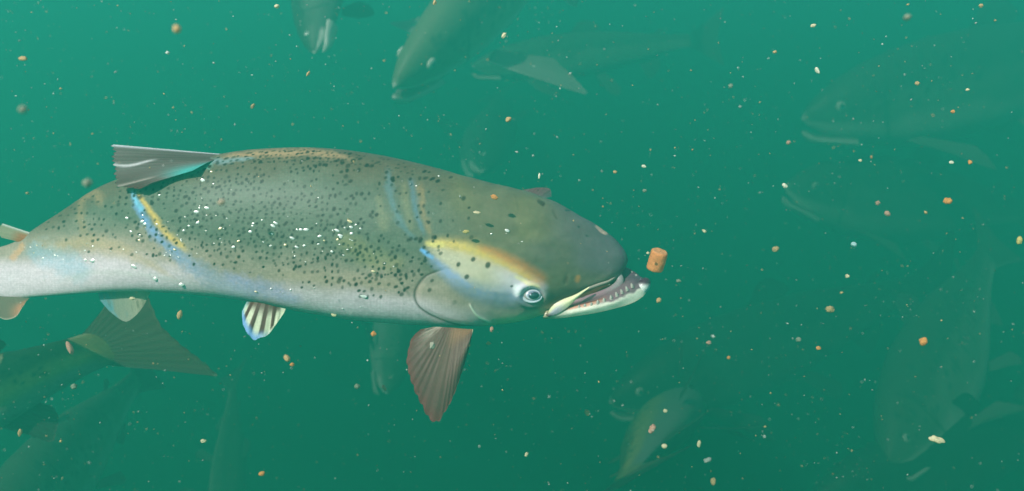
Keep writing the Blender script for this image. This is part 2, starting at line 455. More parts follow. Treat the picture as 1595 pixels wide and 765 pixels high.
def add_spots(c):
    """black spots on the flank, set out in loose rows"""
    rg = np.random.default_rng(21)
    spots = []
    for row, y0 in enumerate(np.arange(238, 470, 7.4)):
        x0 = 40 + rg.uniform(0, 10)
        while x0 < 735:
            x0 += rg.uniform(7.2, 12.8)
            yy = y0 + rg.normal(0, 2.0) + 2.5 * math.sin(x0 / 40 + row)
            tp = np.interp(x0, [p[0] for p in TOP], [p[1] for p in TOP])
            lim = np.interp(x0, [40, 130, 220, 300, 400, 470, 560, 640, 735], [372, 392, 398, 412, 428, 448, 462, 466, 420])
            if yy < tp + 4 or yy > lim: continue
            dens = .86
            if x0 < 200: dens *= np.interp(x0, [40, 130, 200], [.25, .55, .8])
            if x0 > 520 and yy < 385: dens *= np.interp(x0, [520, 570, 640, 700], [.75, .42, .3, .14])
            if x0 > 610 and yy > 385: dens *= np.interp(x0, [610, 650, 680], [.9, .8, .05])
            if yy > lim - 22: dens *= .5
            if 415 < x0 < 560 and 268 < yy < 300: dens *= .35
            dens *= 1 + .45 * float(vnoise(np.array(x0 / 32.), np.array(yy / 22.), 8))
            if rg.random() > dens: continue
            near = min(1, (yy - tp) / 26)
            rad = rg.uniform(1.75, 2.95) * (1.18 if x0 > 520 else 1)
            k_ = rg.uniform(.75, 1.35); spots.append((x0, yy, rad * (1.2 if near < .8 else .95) * k_, rad * (.45 + .55 * near) * rg.uniform(.75, 1.25), rg.uniform(.6, 1)))
    # crowded small dashes along the top of the back
    for x0 in np.arange(385, 640, 6.3):
        for k in range(4):
            tp = np.interp(x0, [p[0] for p in TOP], [p[1] for p in TOP])
            if rg.random() < .72 - (.4 if x0 > 560 else 0):
                spots.append((x0 + rg.uniform(-2, 2) + k * 2, tp + 5 + k * 5.2 + rg.uniform(-1, 1), 2.3, 1.2, rg.uniform(.5, .8)))
    for q in [(714, 412, 3.6, 4.2, .85), (737, 404, 4, 4, .85), (760, 413, 4.6, 5.4, .85), (727, 431, 4.2, 4, .85), (797, 446, 2.4, 2, .8), (669, 451, 3.6, 3.4, .7),
              (683, 390, 2.6, 2.4, .6), (722, 309, 4, 4, .75), (675, 370, 3.6, 3.8, .8), (662, 406, 4, 3.6, .85), (665, 345, 2.4, 2.4, .7), (708, 470, 4.5, 4, .3),
              (640, 372, 3.4, 3.6, .8), (610, 288, 2.6, 2.6, .7), (623, 302, 2.6, 2.6, .6), (636, 374, 3, 3, .8), (655, 372, 3.4, 3.6, .8), (690, 296, 3, 2, .6), (668, 299, 2.5, 2, .7)]:
        spots.append(q)
    dark = alb(36, 50, 42)
    colx = C[:, 0]
    for (sx, sy, rx, ry, a) in spots:
        i0, i1 = np.searchsorted(colx, [sx - 12, sx + 12])
        ys = PYg[i0:i1]; xs = PXg[i0:i1]
        tilt = .25
        dx = xs - sx; dy = ys - sy + tilt * dx
        m = sstep(1.25, .55, np.hypot(dx / rx, dy / ry)) * a
        c[i0:i1] += (dark - c[i0:i1]) * m[..., None]
    return c

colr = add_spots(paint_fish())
Rg = relief * (stp[None, :] > -.2)
# displace along the section normal
nx_ = ctp[None, :] * ratio[:, None]; nd_ = stp[None, :]
nl = np.hypot(nx_, nd_) + 1e-6
Hn = H / np.maximum(hl, 1e-6)[:, None]
fade = np.clip(hl / 40, 0, 1)[:, None]
PXd = PXg + Hn[:, None, 0] * nx_ / nl * Rg * fade
PYd = PYg + Hn[:, None, 1] * nx_ / nl * Rg * fade
Dd = Dg - nd_ / nl * Rg * fade
Yc = depth_c(C[:, 0])
BIG = empty('salmon', Wd(560, 380, YH))
BIG.rotation_euler = (-PITCH, 0, 0)
O_BIG = V(560, 380, YH)
tag(BIG, 'large spotted silver salmon with open hooked jaw filling the middle of the view', 'fish', 'salmon swimming in green water')

def loc3(px, py, dpx, yc=None):
    """pixel position plus depth offset (pixels) on the fish's own depth line -> local coordinates"""
    px, py, dpx = np.broadcast_arrays(np.asarray(px, float), py, dpx)
    yc = depth_c(px) if yc is None else yc
    Y = yc + dpx * MM
    return np.stack([(px - 797.5) * Y / PX, Y, -(py - 382.5) * Y / PX], -1) - O_BIG

P3 = loc3(PXd, PYd, Dd, np.broadcast_to(Yc[:, None], PXd.shape))
F = grid_faces(NS, NR, True)
fi, fj = F[:, 0] // NR, F[:, 0] % NR
fx = PXg[fi, fj]; fy = PYg[fi, fj]; ff = stp[fj] > 0
gill_poly = [tuple(q) for q in polyline([(699, 418), (682, 423), (664, 430), (652, 443), (646, 458), (650, 474), (664, 487), (688, 499), (716, 507), (746, 511)], np.linspace(0, 1, 40))] + [(742, 498), (734, 480), (728, 465), (735, 440), (722, 420)]
isg = inside(fx, fy, gill_poly) & ff
def sub(name, mask, mat):
    f = F[mask]
    u, inv = np.unique(f, return_inverse=True)
    return mesh(name, P3.reshape(-1, 3)[u], inv.reshape(f.shape), mat, BIG, colr.reshape(-1, 3)[u])
# body closed at both ends
ishead = (~isg) & (fx > 715)
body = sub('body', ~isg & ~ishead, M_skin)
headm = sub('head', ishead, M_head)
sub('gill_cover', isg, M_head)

# ---- fins: a rayed sheet between a base line and an outer edge, both given as (px, py, depth px)
def fin(name, base, edge, colf, nray=16, mat=None, parent=None, th_px=1.6, loc=loc3, nu=None, nv=40, ragged=0., corr=1.0, curve=0., seed=0, fan=1.):
    nu = nu or nray * 6 + 1
    u = np.linspace(0, 1, nu)
    B = polyline(base, u); E = polyline(edge, u)
    v = np.linspace(0, 1, nv)
    rg = np.random.default_rng(seed)
    rag = 1 + ragged * (np.abs(np.sin(u * nray * np.pi)) - .6) + ragged * .6 * vnoise(u * nray * .9, u * 0, seed)
    vv = v[None, :] * np.where(v[None, :] > .6, 1 + (rag[:, None] - 1) * ((v[None, :] - .6) / .4), 1)
    G = B[:, None] * (1 - vv[..., None]) + E[:, None] * vv[..., None]
    # bow of the rays
    G[..., 2] += curve * np.sin(np.pi * np.clip(vv, 0, 1)) + corr * .45 * np.cos(u * nray * 2 * np.pi + 1.6 * vnoise(u * nray * .4, u * 0, seed + 60))[:, None] * (.35 + .65 * vv) * (1 + .7 * vnoise(u * 5, u * 0, seed + 61))[:, None] + corr * 4.5 * (vnoise(u * 3.3, u * 0, seed + 62)[:, None] * vv)
    thick = th_px * (1.15 - .9 * v)[None, :] * (np.sin(np.pi * np.clip(u, .02, .98)) ** .4)[:, None] * (1 + .12 * np.cos(u * nray * 2 * np.pi)[:, None])
    A = loc(G[..., 0], G[..., 1], G[..., 2] - thick)
    Bk = loc(G[..., 0], G[..., 1], G[..., 2] + thick)
    vs = np.concatenate([A.reshape(-1, 3), Bk.reshape(-1, 3)])
    f = grid_faces(nu, nv)
    n = nu * nv
    fb = f[:, ::-1] + n
    rim = []
    loop = [i * nv for i in range(nu)] + [(nu - 1) * nv + j for j in range(1, nv)] + [i * nv + nv - 1 for i in range(nu - 2, -1, -1)] + [j for j in range(nv - 2, 0, -1)]
    for a, b in zip(loop, loop[1:] + loop[:1]):
        rim.append((b, a, a + n, b + n))
    fs = np.concatenate([f, fb, np.array(rim)])
    U, Vv = np.meshgrid(u, v, indexing='ij')
    col = colf(U, Vv, G[..., 0], G[..., 1])
    cc = np.concatenate([col.reshape(-1, 3)] * 2)
    return mesh(name, vs, fs, mat or M_fin, parent if parent is not None else BIG, cc)

def ray_mask(U, n, sharp=1.):
    W_ = U + .28 / n * vnoise(U * n * .55 + 7, U * 0 + n, 51)
    a = (.5 + .5 * np.cos(W_ * n * 2 * np.pi)) ** sharp
    b = .5 + .5 * np.cos(W_ * n * 4.3 * np.pi + 1)
    return np.clip(.15 + a * .35 + b * .22 + .35 * vnoise(U * n * 1.1, U * 3 + 2, 52) + .2 * vnoise(U * n * 4.1, U * 3 + 2, 53), 0, 1)


def pectoral_col(U, Vv, x, y):
    n = vnoise(U * 30, Vv * 7, 5)
    c = mixc(np.broadcast_to(alb(104, 100, 86), U.shape + (3,)), alb(136, 130, 112), ray_mask(U, 15) * .8 * sstep(1, .3, Vv))
    c = mixc(c, alb(218, 208, 188), sstep(.36, .02, U + .1 * n) * sstep(.75, .2, Vv) * (.35 + .65 * ray_mask(U, 15)))
    c = mixc(c, alb(170, 142, 104), sstep(.28, .05, Vv) * .6 * sstep(.35, .6, U))
    c = mixc(c, alb(235, 215, 185), sstep(.965, .995, U) * sstep(.7, .2, Vv) * .9)
    c = mixc(c, alb(120, 92, 80), sstep(.82, 1, Vv) * .6)
    return c * (1 + .08 * n)[..., None]
fin('pectoral_fin', [(676, 509, -24), (700, 510, -30), (722, 512, -32), (737, 513, -30)],
    [(655, 513, -30), (640, 530, -38), (634, 560, -46), (638, 590, -52), (652, 622, -56), (668, 648, -58), (680, 658, -58), (691, 645, -56), (708, 612, -52), (721, 575, -46), (731, 542, -40), (735, 522, -34)],
    pectoral_col, nray=19, ragged=.03, curve=-10, nv=60, seed=3)
fin('pectoral_fin', [(800, 330, 60), (820, 318, 66), (838, 312, 68)], [(806, 297, 92), (825, 294, 98), (840, 292, 102), (856, 294, 106), (859, 306, 100)],
    lambda U, Vv, x, y: mixc(np.broadcast_to(alb(112, 102, 96), U.shape + (3,)), alb(120, 150, 140), ray_mask(U, 8) * .4 + .6 * sstep(.7, 1, U)), nray=8, seed=4)

def pelvic_col(U, Vv, x, y):
    n = vnoise(U * 14, Vv * 4, 6)
    stripes = sstep(.40, .62, .5 + .5 * np.cos((U * 5.3 + .18 + .03 * n) * 2 * np.pi) - .28 * (Vv - .45))
    stripes = np.maximum(stripes * sstep(.97, .82, Vv), sstep(.42, .05, Vv) * .9)
    stripes = stripes * sstep(.90, .84, U)
    c = mixc(np.broadcast_to(alb(240, 228, 196), U.shape + (3,)), alb(88, 84, 66), stripes)
    c = mixc(c, alb(116, 178, 224), sstep(.74, 1, Vv + .25 * (1 - U) - .1) * sstep(.75, .45, U) * .9)
    c = mixc(c, alb(150, 205, 205), sstep(.12, .0, U) * .7)
    return c
fin('pelvic_fin', [(384, 470, -28), (404, 471, -36), (424, 476, -38), (445, 481, -34)],
    [(377, 484, -34), (378, 504, -42), (386, 520, -48), (396, 530, -50), (406, 526, -52), (416, 523, -50), (428, 508, -46), (442, 488, -38)],
    pelvic_col, nray=8, ragged=.02, seed=5, corr=.8)

def pelvic2_col(U, Vv, x, y):
    n = vnoise(U * 16, Vv * 5, 7)
    c = mixc(np.broadcast_to(alb(150, 168, 148), U.shape + (3,)), alb(178, 184, 156), sstep(.4, .9, U))
    c = mixc(c, alb(100, 172, 180), sstep(.42, .0, U + .15 * n - .1 * Vv) * .8)
    c = mixc(c, alb(92, 112, 92), sstep(.55, .8, ray_mask(U, 9)) * sstep(.45, .6, Vv) * sstep(.9, .75, Vv) * .5)
    return c
fin('pelvic_fin', [(150, 448, 22), (180, 447, 22), (210, 447, 20), (235, 449, 20)],
    [(156, 468, 26), (168, 482, 28), (182, 494, 30), (195, 501, 30), (206, 496, 30), (218, 484, 28), (227, 470, 26), (234, 456, 22)],
    pelvic2_col, nray=12, seed=6)
fin('anal_fin', [(-14, 460, -8), (10, 462, -8), (30, 463, -8), (46, 464, -6)], [(-8, 488, -12), (4, 497, -12), (16, 497, -12), (26, 492, -12), (34, 480, -10), (42, 468, -8)],
    lambda U, Vv, x, y: mixc(mixc(np.broadcast_to(alb(128, 132, 112), U.shape + (3,)), alb(205, 158, 122), sstep(.3, .75, U) * sstep(.2, .8, Vv)), alb(228, 215, 190), sstep(.92, 1, Vv) * .6), nray=7, seed=7)
fin('adipose_fin', [(46, 362, -4), (46, 372, -6), (34, 378, -8)], [(4, 348, -10), (-4, 358, -12), (2, 370, -12)],
    lambda U, Vv, x, y: mixc(mixc(np.broadcast_to(alb(150, 160, 130), U.shape + (3,)), alb(205, 215, 205), sstep(.2, 0, U)), alb(170, 112, 60), sstep(.65, .2, Vv) * sstep(.05, .4, U) * .8), nray=4, seed=8, corr=.4, th_px=3, ragged=0)

def dorsal_col(U, Vv, x, y):
    n = vnoise(U * 22 + 2 * Vv, Vv * 5, 9)
    c = mixc(np.broadcast_to(alb(88, 100, 88), U.shape + (3,)), alb(132, 140, 130), ray_mask(U, 17, 1.5) * .6 + .25 * vnoise(U * 7, Vv * 2, 71))
    c = mixc(c, alb(72, 76, 60), sstep(.45, .95, Vv + .1 * n) * sstep(.25, .7, U) * .75)
    c = mixc(c, alb(96, 84, 60), sstep(.82, 1, Vv) * sstep(.6, .9, U) * .6)
    c = mixc(c, alb(84, 196, 184), sstep(.62, .2, Vv) * sstep(.35, .75, U) * .85)
    c = mixc(c, alb(205, 215, 215), sstep(.06, .01, U) * .9)
    c = mixc(c, alb(215, 222, 218), np.exp(-((U - .30 - .05 * np.sin(Vv * 9)) / .022) ** 2) * sstep(.55, .7, Vv) * .8)
    c = mixc(c, alb(190, 190, 175), np.exp(-((U - .62) / .02) ** 2) * sstep(.5, .7, Vv) * .6)
    return c * (1 + .1 * n)[..., None]
fin('dorsal_fin', [(346, 240, -6), (338, 247, -22), (322, 254, -38), (300, 266, -62)],
    [(176, 225, -8), (178, 240, -26), (179, 258, -42), (180, 276, -54), (184, 289, -62), (200, 292, -66), (218, 294, -70), (236, 285, -70)],
    dorsal_col, nray=17, ragged=.03, curve=7, corr=.9, seed=9, nv=70, th_px=1.0)
fin('tail_fin', [(-138, 426, 0), (-142, 450, 0), (-138, 478, 0)], [(-250, 360, 10), (-262, 400, 12), (-245, 440, 8), (-240, 470, 8), (-258, 510, 12), (-255, 545, 10)],
    lambda U, Vv, x, y: mixc(np.broadcast_to(alb(96, 100, 86), U.shape + (3,)), alb(130, 132, 116), ray_mask(U, 16)), nray=16, seed=10, th_px=3)

# ---- eye
def ellipsoid(name, c, r, mat, parent, col=None, n=28, rot=0., loc=loc3):
    th_ = np.linspace(0, np.pi, n); ph = np.linspace(0, 2 * np.pi, 2 * n, endpoint=False)
    T, Pp = np.meshgrid(th_, ph, indexing='ij')
    x = r[0] * np.sin(T) * np.cos(Pp); y = r[1] * np.sin(T) * np.sin(Pp); z = -r[2] * np.cos(T)
    xr = x * math.cos(rot) - y * math.sin(rot); yr = x * math.sin(rot) + y * math.cos(rot)
    P = loc(c[0] + xr, c[1] + yr, c[2] + z)
    cc = None if col is None else col(x / r[0], y / r[1], z / r[2])
    return mesh(name, P, grid_faces(n, 2 * n, True), mat, parent, cc)

def surf_depth(px, py):
    """nearest depth (px) of the front of the body at a pixel"""
    i = int(np.argmin(np.abs(C[:, 0] - px)))
    j = int(np.argmin(np.abs(PYg[i, :nf] - py)))
    return Dg[i, j]

ez = surf_depth(830, 459)
M_eye = mat_attr('eyeball', rough=.12, spec=.6, coat=.8, grain=.04)
def eye_col(X, Y, Z):
    d = np.hypot((X - .10) / 1.0, (Y + .02) / 1.0)
    c = np.broadcast_to(alb(200, 220, 225), X.shape + (3,))
    c = mixc(c, alb(120, 150, 165), sstep(.98, .86, d))
    c = mixc(c, alb(210, 222, 228), np.exp(-((d - .72) / .07) ** 2))
    c = mixc(c, alb(118, 138, 150), sstep(.66, .58, d))
    c = mixc(c, alb(150, 150, 130), sstep(.1, -.6, X) * sstep(.7, .9, d) * .7)
    return c
eye = ellipsoid('eye', (829, 459.5, ez + 2), (14.5, 10.3, 9), M_eye, BIG, eye_col, rot=.06)
M_pupil = mat_plain('pupil', (.02, .035, .05), rough=.08, spec=.7, coat=1.)
ellipsoid('pupil', (831.5, 460.5, ez - 4.2), (8.6, 5.8, 4.2), M_pupil, eye, rot=-.12)
M_rim = mat_attr('eye_rim', rough=.35, spec=.5, grain=.05)
def tube(name, pts, rad, mat, parent, colf, n=14, m=80, loc=loc3, flat=1.):
    p = polyline(pts, np.linspace(0, 1, m))
    rr = np.interp(np.linspace(0, 1, m), np.linspace(0, 1, len(rad)), rad)
    tg = np.gradient(p, axis=0); tg[:, 2] *= 1; tg /= np.linalg.norm(tg, axis=1)[:, None] + 1e-9
    up = np.array([0, 0, 1.]); a = np.cross(tg, up); a /= np.linalg.norm(a, axis=1)[:, None] + 1e-9
    b = np.cross(tg, a)
    ph = np.linspace(0, 2 * np.pi, n, endpoint=False)
    G = p[:, None] + rr[:, None, None] * (a[:, None] * np.cos(ph)[None, :, None] + flat * b[:, None] * np.sin(ph)[None, :, None])
    P = loc(G[..., 0], G[..., 1], G[..., 2])
    U, Q = np.meshgrid(np.linspace(0, 1, m), np.sin(ph), indexing='ij')
    return mesh(name, P, grid_faces(m, n, True), mat, parent, colf(U, Q))
ring = [(829 + 15.5 * math.cos(a) * 1.0, 459.5 + 11 * math.sin(a), ez + 1 - 1.5 * math.sin(a)) for a in np.linspace(.2, 2 * math.pi - 1.9, 14)]
tube('eyelid_rim', ring, [1.0, 1.8, 2.0, 2.2, 2.4, 1.8, 1.0], M_rim, eye, lambda U, Q: np.broadcast_to(alb(190, 210, 212), U.shape + (3,)) * (1 - .3 * sstep(.0, 1, U))[..., None])

# ---- mouth: dark inside, palate fold, upper jaw bone, lower jaw with teeth
def patch(name, rows, mat, colf, parent=None, nu=60, nv=24, loc=loc3):
    """a surface through rows of (px, py, depth) polylines"""
    u = np.linspace(0, 1, nu)
    R = np.stack([polyline(r, u) for r in rows], 1)          # nu x nrows x 3
    v = np.linspace(0, 1, nv)
    G = np.stack([by_index(R[i], v) for i in range(nu)])
    P = loc(G[..., 0], G[..., 1], G[..., 2])
    U, Vv = np.meshgrid(u, v, indexing='ij')
    return mesh(name, P, grid_faces(nu, nv), mat, parent if parent is not None else BIG, colf(U, Vv, G[..., 0], G[..., 1]))

zm = -26
# the lower jaw is one closed trough: near wall, near rim, floor, far rim, far wall
jaw_rows_bottom = [(846, 497, -26), (868, 496, -34), (900, 492, -38), (930, 487, -37), (960, 480, -33), (985, 472, -24), (1001, 462, -14), (1009, 452, -4)]
jaw_near_low = [(846, 494, -34), (868, 491, -40), (900, 485.5, -45), (930, 479, -44), (960, 470, -40), (985, 459, -26), (1002, 449, -14), (1011, 446, -4)]
jaw_near_rim = [(850, 486, -34), (872, 483, -40), (900, 478, -42), (930, 471, -40), (958, 461, -34), (980, 451, -25), (994, 443, -14), (1004, 439, 0)]
jaw_in_near = [(852, 483, -26), (874, 479, -30), (900, 473, -30), (930, 465, -28), (955, 453, -22), (976, 441, -14), (992, 434, -4), (1003, 434, 4)]
jaw_floor = [(856, 478, -4), (878, 474, -4), (900, 466, -4), (928, 458, -2), (950, 446, 2), (968, 435, 6), (983, 429, 8), (996, 430, 10)]
jaw_far_rim = [(858, 474, 24), (880, 468, 26), (902, 458, 26), (926, 446, 26), (945, 431, 26), (963, 415, 24), (979, 418, 20), (994, 428, 14)]
jaw_far_low = [(858, 484, 30), (880, 480, 32), (902, 474, 32), (930, 466, 30), (950, 458, 30), (970, 448, 28), (988, 442, 22), (1000, 440, 14)]
def jaw_col(U, Vv, x, y):
    # Vv runs bottom 0 -> near_low .167 -> near_rim .333 -> in_near .5 -> floor .667 -> far rim .833 -> far low 1
    n = vnoise(x / 7, y / 4, 11)
    white = alb(232, 224, 202); flesh = alb(206, 150, 122); lil = alb(112, 114, 112); dark = alb(84, 98, 96)
    c = np.broadcast_to(white, U.shape + (3,))
    c = mixc(c, alb(205, 194, 158), sstep(.06, .0, Vv) * .6)
    c = mixc(c, alb(150, 160, 140), sstep(.25, .08, U) * .7)
    c = mixc(c, flesh, sstep(.24, .31, Vv + .03 * n) * sstep(.85, .6, U) * .8)
    c = mixc(c, lil, sstep(.17, .26, Vv + .04 * n) * sstep(.4, .6, U) * sstep(.99, .93, U))
    c = mixc(c, alb(110, 78, 66), sstep(.36, .42, Vv + .02 * n) * sstep(.62, .4, U))
    c = mixc(c, lil, sstep(.42, .5, Vv))
    c = mixc(c, dark, sstep(.58, .72, Vv))
    c = mixc(c, dark, sstep(.30, .42, Vv) * sstep(.8, .9, U))
    c = mixc(c, alb(70, 78, 84), sstep(.975, .99, U) * .9)
    c = mixc(c, alb(168, 170, 140), sstep(.12, .02, U))
    return c * (1 + .1 * n)[..., None]
jaw = patch('lower_jaw', [jaw_rows_bottom, jaw_near_low, jaw_near_rim, jaw_in_near, jaw_floor, jaw_far_rim, jaw_far_low, jaw_rows_bottom], M_mouth, 
            lambda U, Vv, x, y: jaw_col(U, Vv * 7 / 6, x, y), nu=110, nv=71)
# jaw tip knob
def tip_col(X, Y, Z):
    c = np.broadcast_to(alb(226, 228, 218), X.shape + (3,))
    c = mixc(c, alb(70, 82, 82), sstep(.1, -.5, Y + .4 * X))
    return mixc(c, alb(120, 170, 190), sstep(.5, 1, X) * .6)
ellipsoid('jaw_tip', (1001.5, 446, -4), (10.5, 15, 13), M_mouth, jaw, tip_col, rot=.6)
# teeth along the near rim
ivory = mat_plain('tooth_ivory', (.56, .50, .44), rough=.25, spec=.6)
for k, (tx, ty, tz, h_, lean) in enumerate([(902, 478, -41, 5, .1), (911, 476, -41, 5.5, .1), (921, 474, -41, 6.5, .05), (931, 471, -41, 7.5, -.05), (941, 468, -39, 8, -.15),
                              (952, 464, -37, 8, -.3), (961, 459.5, -34, 9, -.5), (969, 455, -31, 8.5, -.55), (977, 450.5, -27, 9, -.6), (985, 445.5, -22, 8, -.6), (991, 429, 12, 4, -.4), (984, 424, 16, 4, -.4)]):
    h = h_ * .5
    tube('tooth', [(tx, ty + 2, tz), (tx + lean * h * .45, ty - h * .5, tz - 2), (tx + lean * h, ty - h, tz - 2.6)], [2.9, 2.3, .9], ivory, jaw, lambda U, Q: None, n=8, m=10)
# inside of the mouth, under the upper lip
patch('mouth_lining', [[(868, 478, -14), (890, 466, -18), (915, 452, -18), (945, 440, -12), (968, 424, 0)],
                       [(868, 484, -4), (892, 476, -6), (920, 468, -8), (950, 458, -4), (974, 440, 4)],
                       [(866, 488, 6), (892, 482, 8), (922, 474, 8), (952, 464, 8), (976, 448, 10)]], M_mouth,
      lambda U, Vv, x, y: mixc(mixc(np.broadcast_to(alb(108, 108, 84), U.shape + (3,)), alb(72, 78, 62), vnoise(x / 6, y / 4, 4) * .5 + .3), alb(124, 112, 108), sstep(.3, .6, Vv)))
tube('palate_fold', [(958, 420, 0), (964, 429, -4), (965, 440, -8), (955, 450, -14), (936, 458, -20), (913, 465, -24), (893, 471, -24)], [4, 6, 6.5, 5.5, 5, 4.5, 2.5], M_mouth, BIG,
     lambda U, Q: mixc(np.broadcast_to(alb(136, 146, 140), U.shape + (3,)), alb(140, 130, 130), sstep(.25, .6, U)), n=20, flat=.8)
# the upper lip edge
tube('upper_lip', [(958, 431, -14), (948, 438, -20), (932, 443.5, -26), (915, 450, -32), (900, 458, -36)], [1.2, 2.0, 2.2, 2.0, 1.2], M_head, BIG,
     lambda U, Q: np.broadcast_to(alb(150, 156, 140), U.shape + (3,)), n=14)
# the upper jaw bone: a long bright blade across the corner of the mouth
def max_col(U, Vv, x, y):
    c = mixc(np.broadcast_to(alb(240, 222, 176), U.shape + (3,)), alb(148, 160, 182), sstep(.45, .8, U) * sstep(.15, .5, Vv) * .8)
    c = mixc(c, alb(74, 78, 74), sstep(.86, 1, U))
    c = mixc(c, alb(70, 76, 64), sstep(.14, .0, Vv))
    return mixc(c, alb(110, 96, 70), sstep(.88, 1, Vv) * .8)
patch('upper_jaw_bone', [[(918, 446, -44), (897, 458, -46), (876, 466, -46), (860, 476, -44), (850, 491, -38)],
                         [(917, 449, -46), (897, 463, -49), (879, 474, -49), (864, 484, -46), (853, 493, -40)],
                         [(914, 451, -44), (898, 466, -46), (884, 479, -46), (870, 488, -44), (856, 494, -38)]], M_mouth, max_col, nu=70, nv=24)

# ------------------------------------------------------------------ the other salmon, paler with distance
PR_T = [(0, .026), (.02, .036), (.06, .038), (.14, .048), (.25, .072), (.38, .100), (.52, .116), (.66, .118), (.76, .108), (.84, .092), (.90, .072), (.95, .048), (.985, .022), (1, .0)]
PR_B = [(0, .026), (.02, .036), (.06, .038), (.14, .052), (.25, .076), (.38, .108), (.52, .128), (.66, .130), (.76, .116), (.84, .092), (.90, .070), (.95, .044), (.985, .018), (1, .0)]

def make_salmon(head, tail, roll=0., bend=0., fat=1., mouth=.02, label='', tone=1., tint=None, warm=0., seed=1, fins=1., up=None, pale=1.):
    """head, tail = (px, py, metres): snout and tail root. local x runs to the snout, z to the back, y to the left side."""
    a = Vector(RVn @ V(*tail)); b = Vector(RVn @ V(*head))
    X = (b - a); Ln = X.length; X.normalize()
    Z = Vector(up) if up else Vector((0, 0, 1))
    Z = RV @ Z if up else Z
    Z = (Z - X * Z.dot(X)).normalized(); Yv = Z.cross(X)
    Rm = Matrix((X, Yv, Z)).transposed() @ Matrix.Rotation(roll, 3, 'X')
    root = empty('salmon', a)
    root.rotation_euler = Rm.to_euler()
    tag(root, label, 'fish', 'salmon swimming in green water')
    def L(x, y, z):
        """straight fish (0..1) -> bent, metres"""
        x, y, z = np.broadcast_arrays(np.asarray(x, float), y, z)
        yy = y + bend * (4 * x * (1 - x))
        return np.stack([x, yy, z], -1) * Ln
    nx, nr = 150, 72
    u = np.sin(np.linspace(0, 1, nx) * np.pi / 2) ** 1.0
    u = .35 * u + .65 * np.linspace(0, 1, nx)
    pt = np.interp(u, *zip(*PR_T)) * fat; pb = np.interp(u, *zip(*PR_B)) * fat
    ph = np.linspace(0, 2 * np.pi, nr, endpoint=False)
    cp, sp = np.cos(ph), np.sin(ph)
    zz = np.where(cp[None, :] > 0, pt[:, None] * cp[None, :], pb[:, None] * cp[None, :])
    wd = (pt + pb) * .5 * np.interp(u, [0, .03, .2, .6, .85, 1], [.05, .22, .45, .62, .66, .75])
    yy = wd[:, None] * sp[None, :]
    xx = np.broadcast_to(u[:, None], zz.shape)
    rel = zz / np.maximum(np.where(cp > 0, pt[:, None], pb[:, None]), 1e-4)
    n = vnoise(xx * 22, rel * 3 + 4, seed)
    backc = np.array((.060, .075, .050)) * tone; sidec = np.array((.17, .20, .15)) * tone; bel = np.array((.55, .56, .50)) * tone * pale
    sidec = sidec * np.array((1 + .9 * warm, 1 + .45 * warm, 1 - .3 * warm)); backc = backc * np.array((1 + .9 * warm, 1 + .4 * warm, 1 - .2 * warm))
    c = mixc(np.broadcast_to(sidec, zz.shape + (3,)), backc, sstep(.05, .5, rel + .1 * n))
    c = mixc(c, bel, sstep(-.15, -.6, rel + .1 * n))
    c = mixc(c, backc * 1.2, sstep(.8, .86, xx) * sstep(-.5, -.2, rel) * .7)
    if warm:
        gl_ = np.exp(-((xx - .075) / .035) ** 2 - ((rel - .25) / .35) ** 2) + .6 * np.exp(-((rel - .1 + .12 * n) / .22) ** 2) * sstep(.7, .3, xx)  # golden glint on tail root and flank, painted into the colour
        c = mixc(c, np.array((.62, .40, .12)), np.clip(gl_, 0, 1) * (.45 + .5 * n) * warm)
    c = mixc(c, backc * 1.6, sstep(.06, .005, xx + .012 * n))
    # spots, gill edge, pale lips
    sg = np.random.default_rng(seed)
    for _ in range(260):
        sx, sr = sg.uniform(.12, .93), sg.uniform(-.05, .85)
        m = sstep(1.2, .5, np.hypot((xx - sx) / .0065, (rel - sr) / .07)) * (sp[None, :] * sg.choice([-1, 1]) > 0)
        c = mixc(c, backc * .35, m * .8)
    c = mixc(c, backc * .5, np.exp(-((xx - .80 - .03 * (1 - rel ** 2)) / .004) ** 2) * (np.abs(rel) < .8))
    c = mixc(c, np.array((.8, .78, .7)), sstep(.55, .75, -rel) * sstep(.9, .93, xx))
    c = mixc(c, np.array((.75, .74, .66)), sstep(.988, .998, xx) * .8)
    mesh('body', L(xx, yy, zz), grid_faces(nx, nr, True), M_far, root, c)
    # lower jaw
    m_ = 40; k = 20
    uj = np.linspace(0, 1, m_); q = np.linspace(0, 2 * np.pi, k, endpoint=False)
    xj = .885 + .118 * uj; w_ = np.interp(uj, [0, .5, .85, 1], [.040, .032, .018, .002]) * fat; h_ = np.interp(uj, [0, .5, .9, 1], [.016, .012, .012, .002])
    zc = -np.interp(uj, [0, 1], [.075, .030]) * fat - mouth * uj + .012 * np.clip(uj - .8, 0, 1) * 5
    P = L(xj[:, None] + 0 * q[None], w_[:, None] * np.sin(q)[None], zc[:, None] + h_[:, None] * np.cos(q)[None])
    cj = mixc(np.broadcast_to(np.array((.55, .54, .48)), P.shape), np.array((.12, .09, .08)), np.broadcast_to(sstep(.3, .7, np.cos(q))[None] * sstep(.98, .9, uj)[:, None], P.shape[:2]))
    mesh('lower_jaw', P, grid_faces(m_, k, True), M_mouth, root, cj)
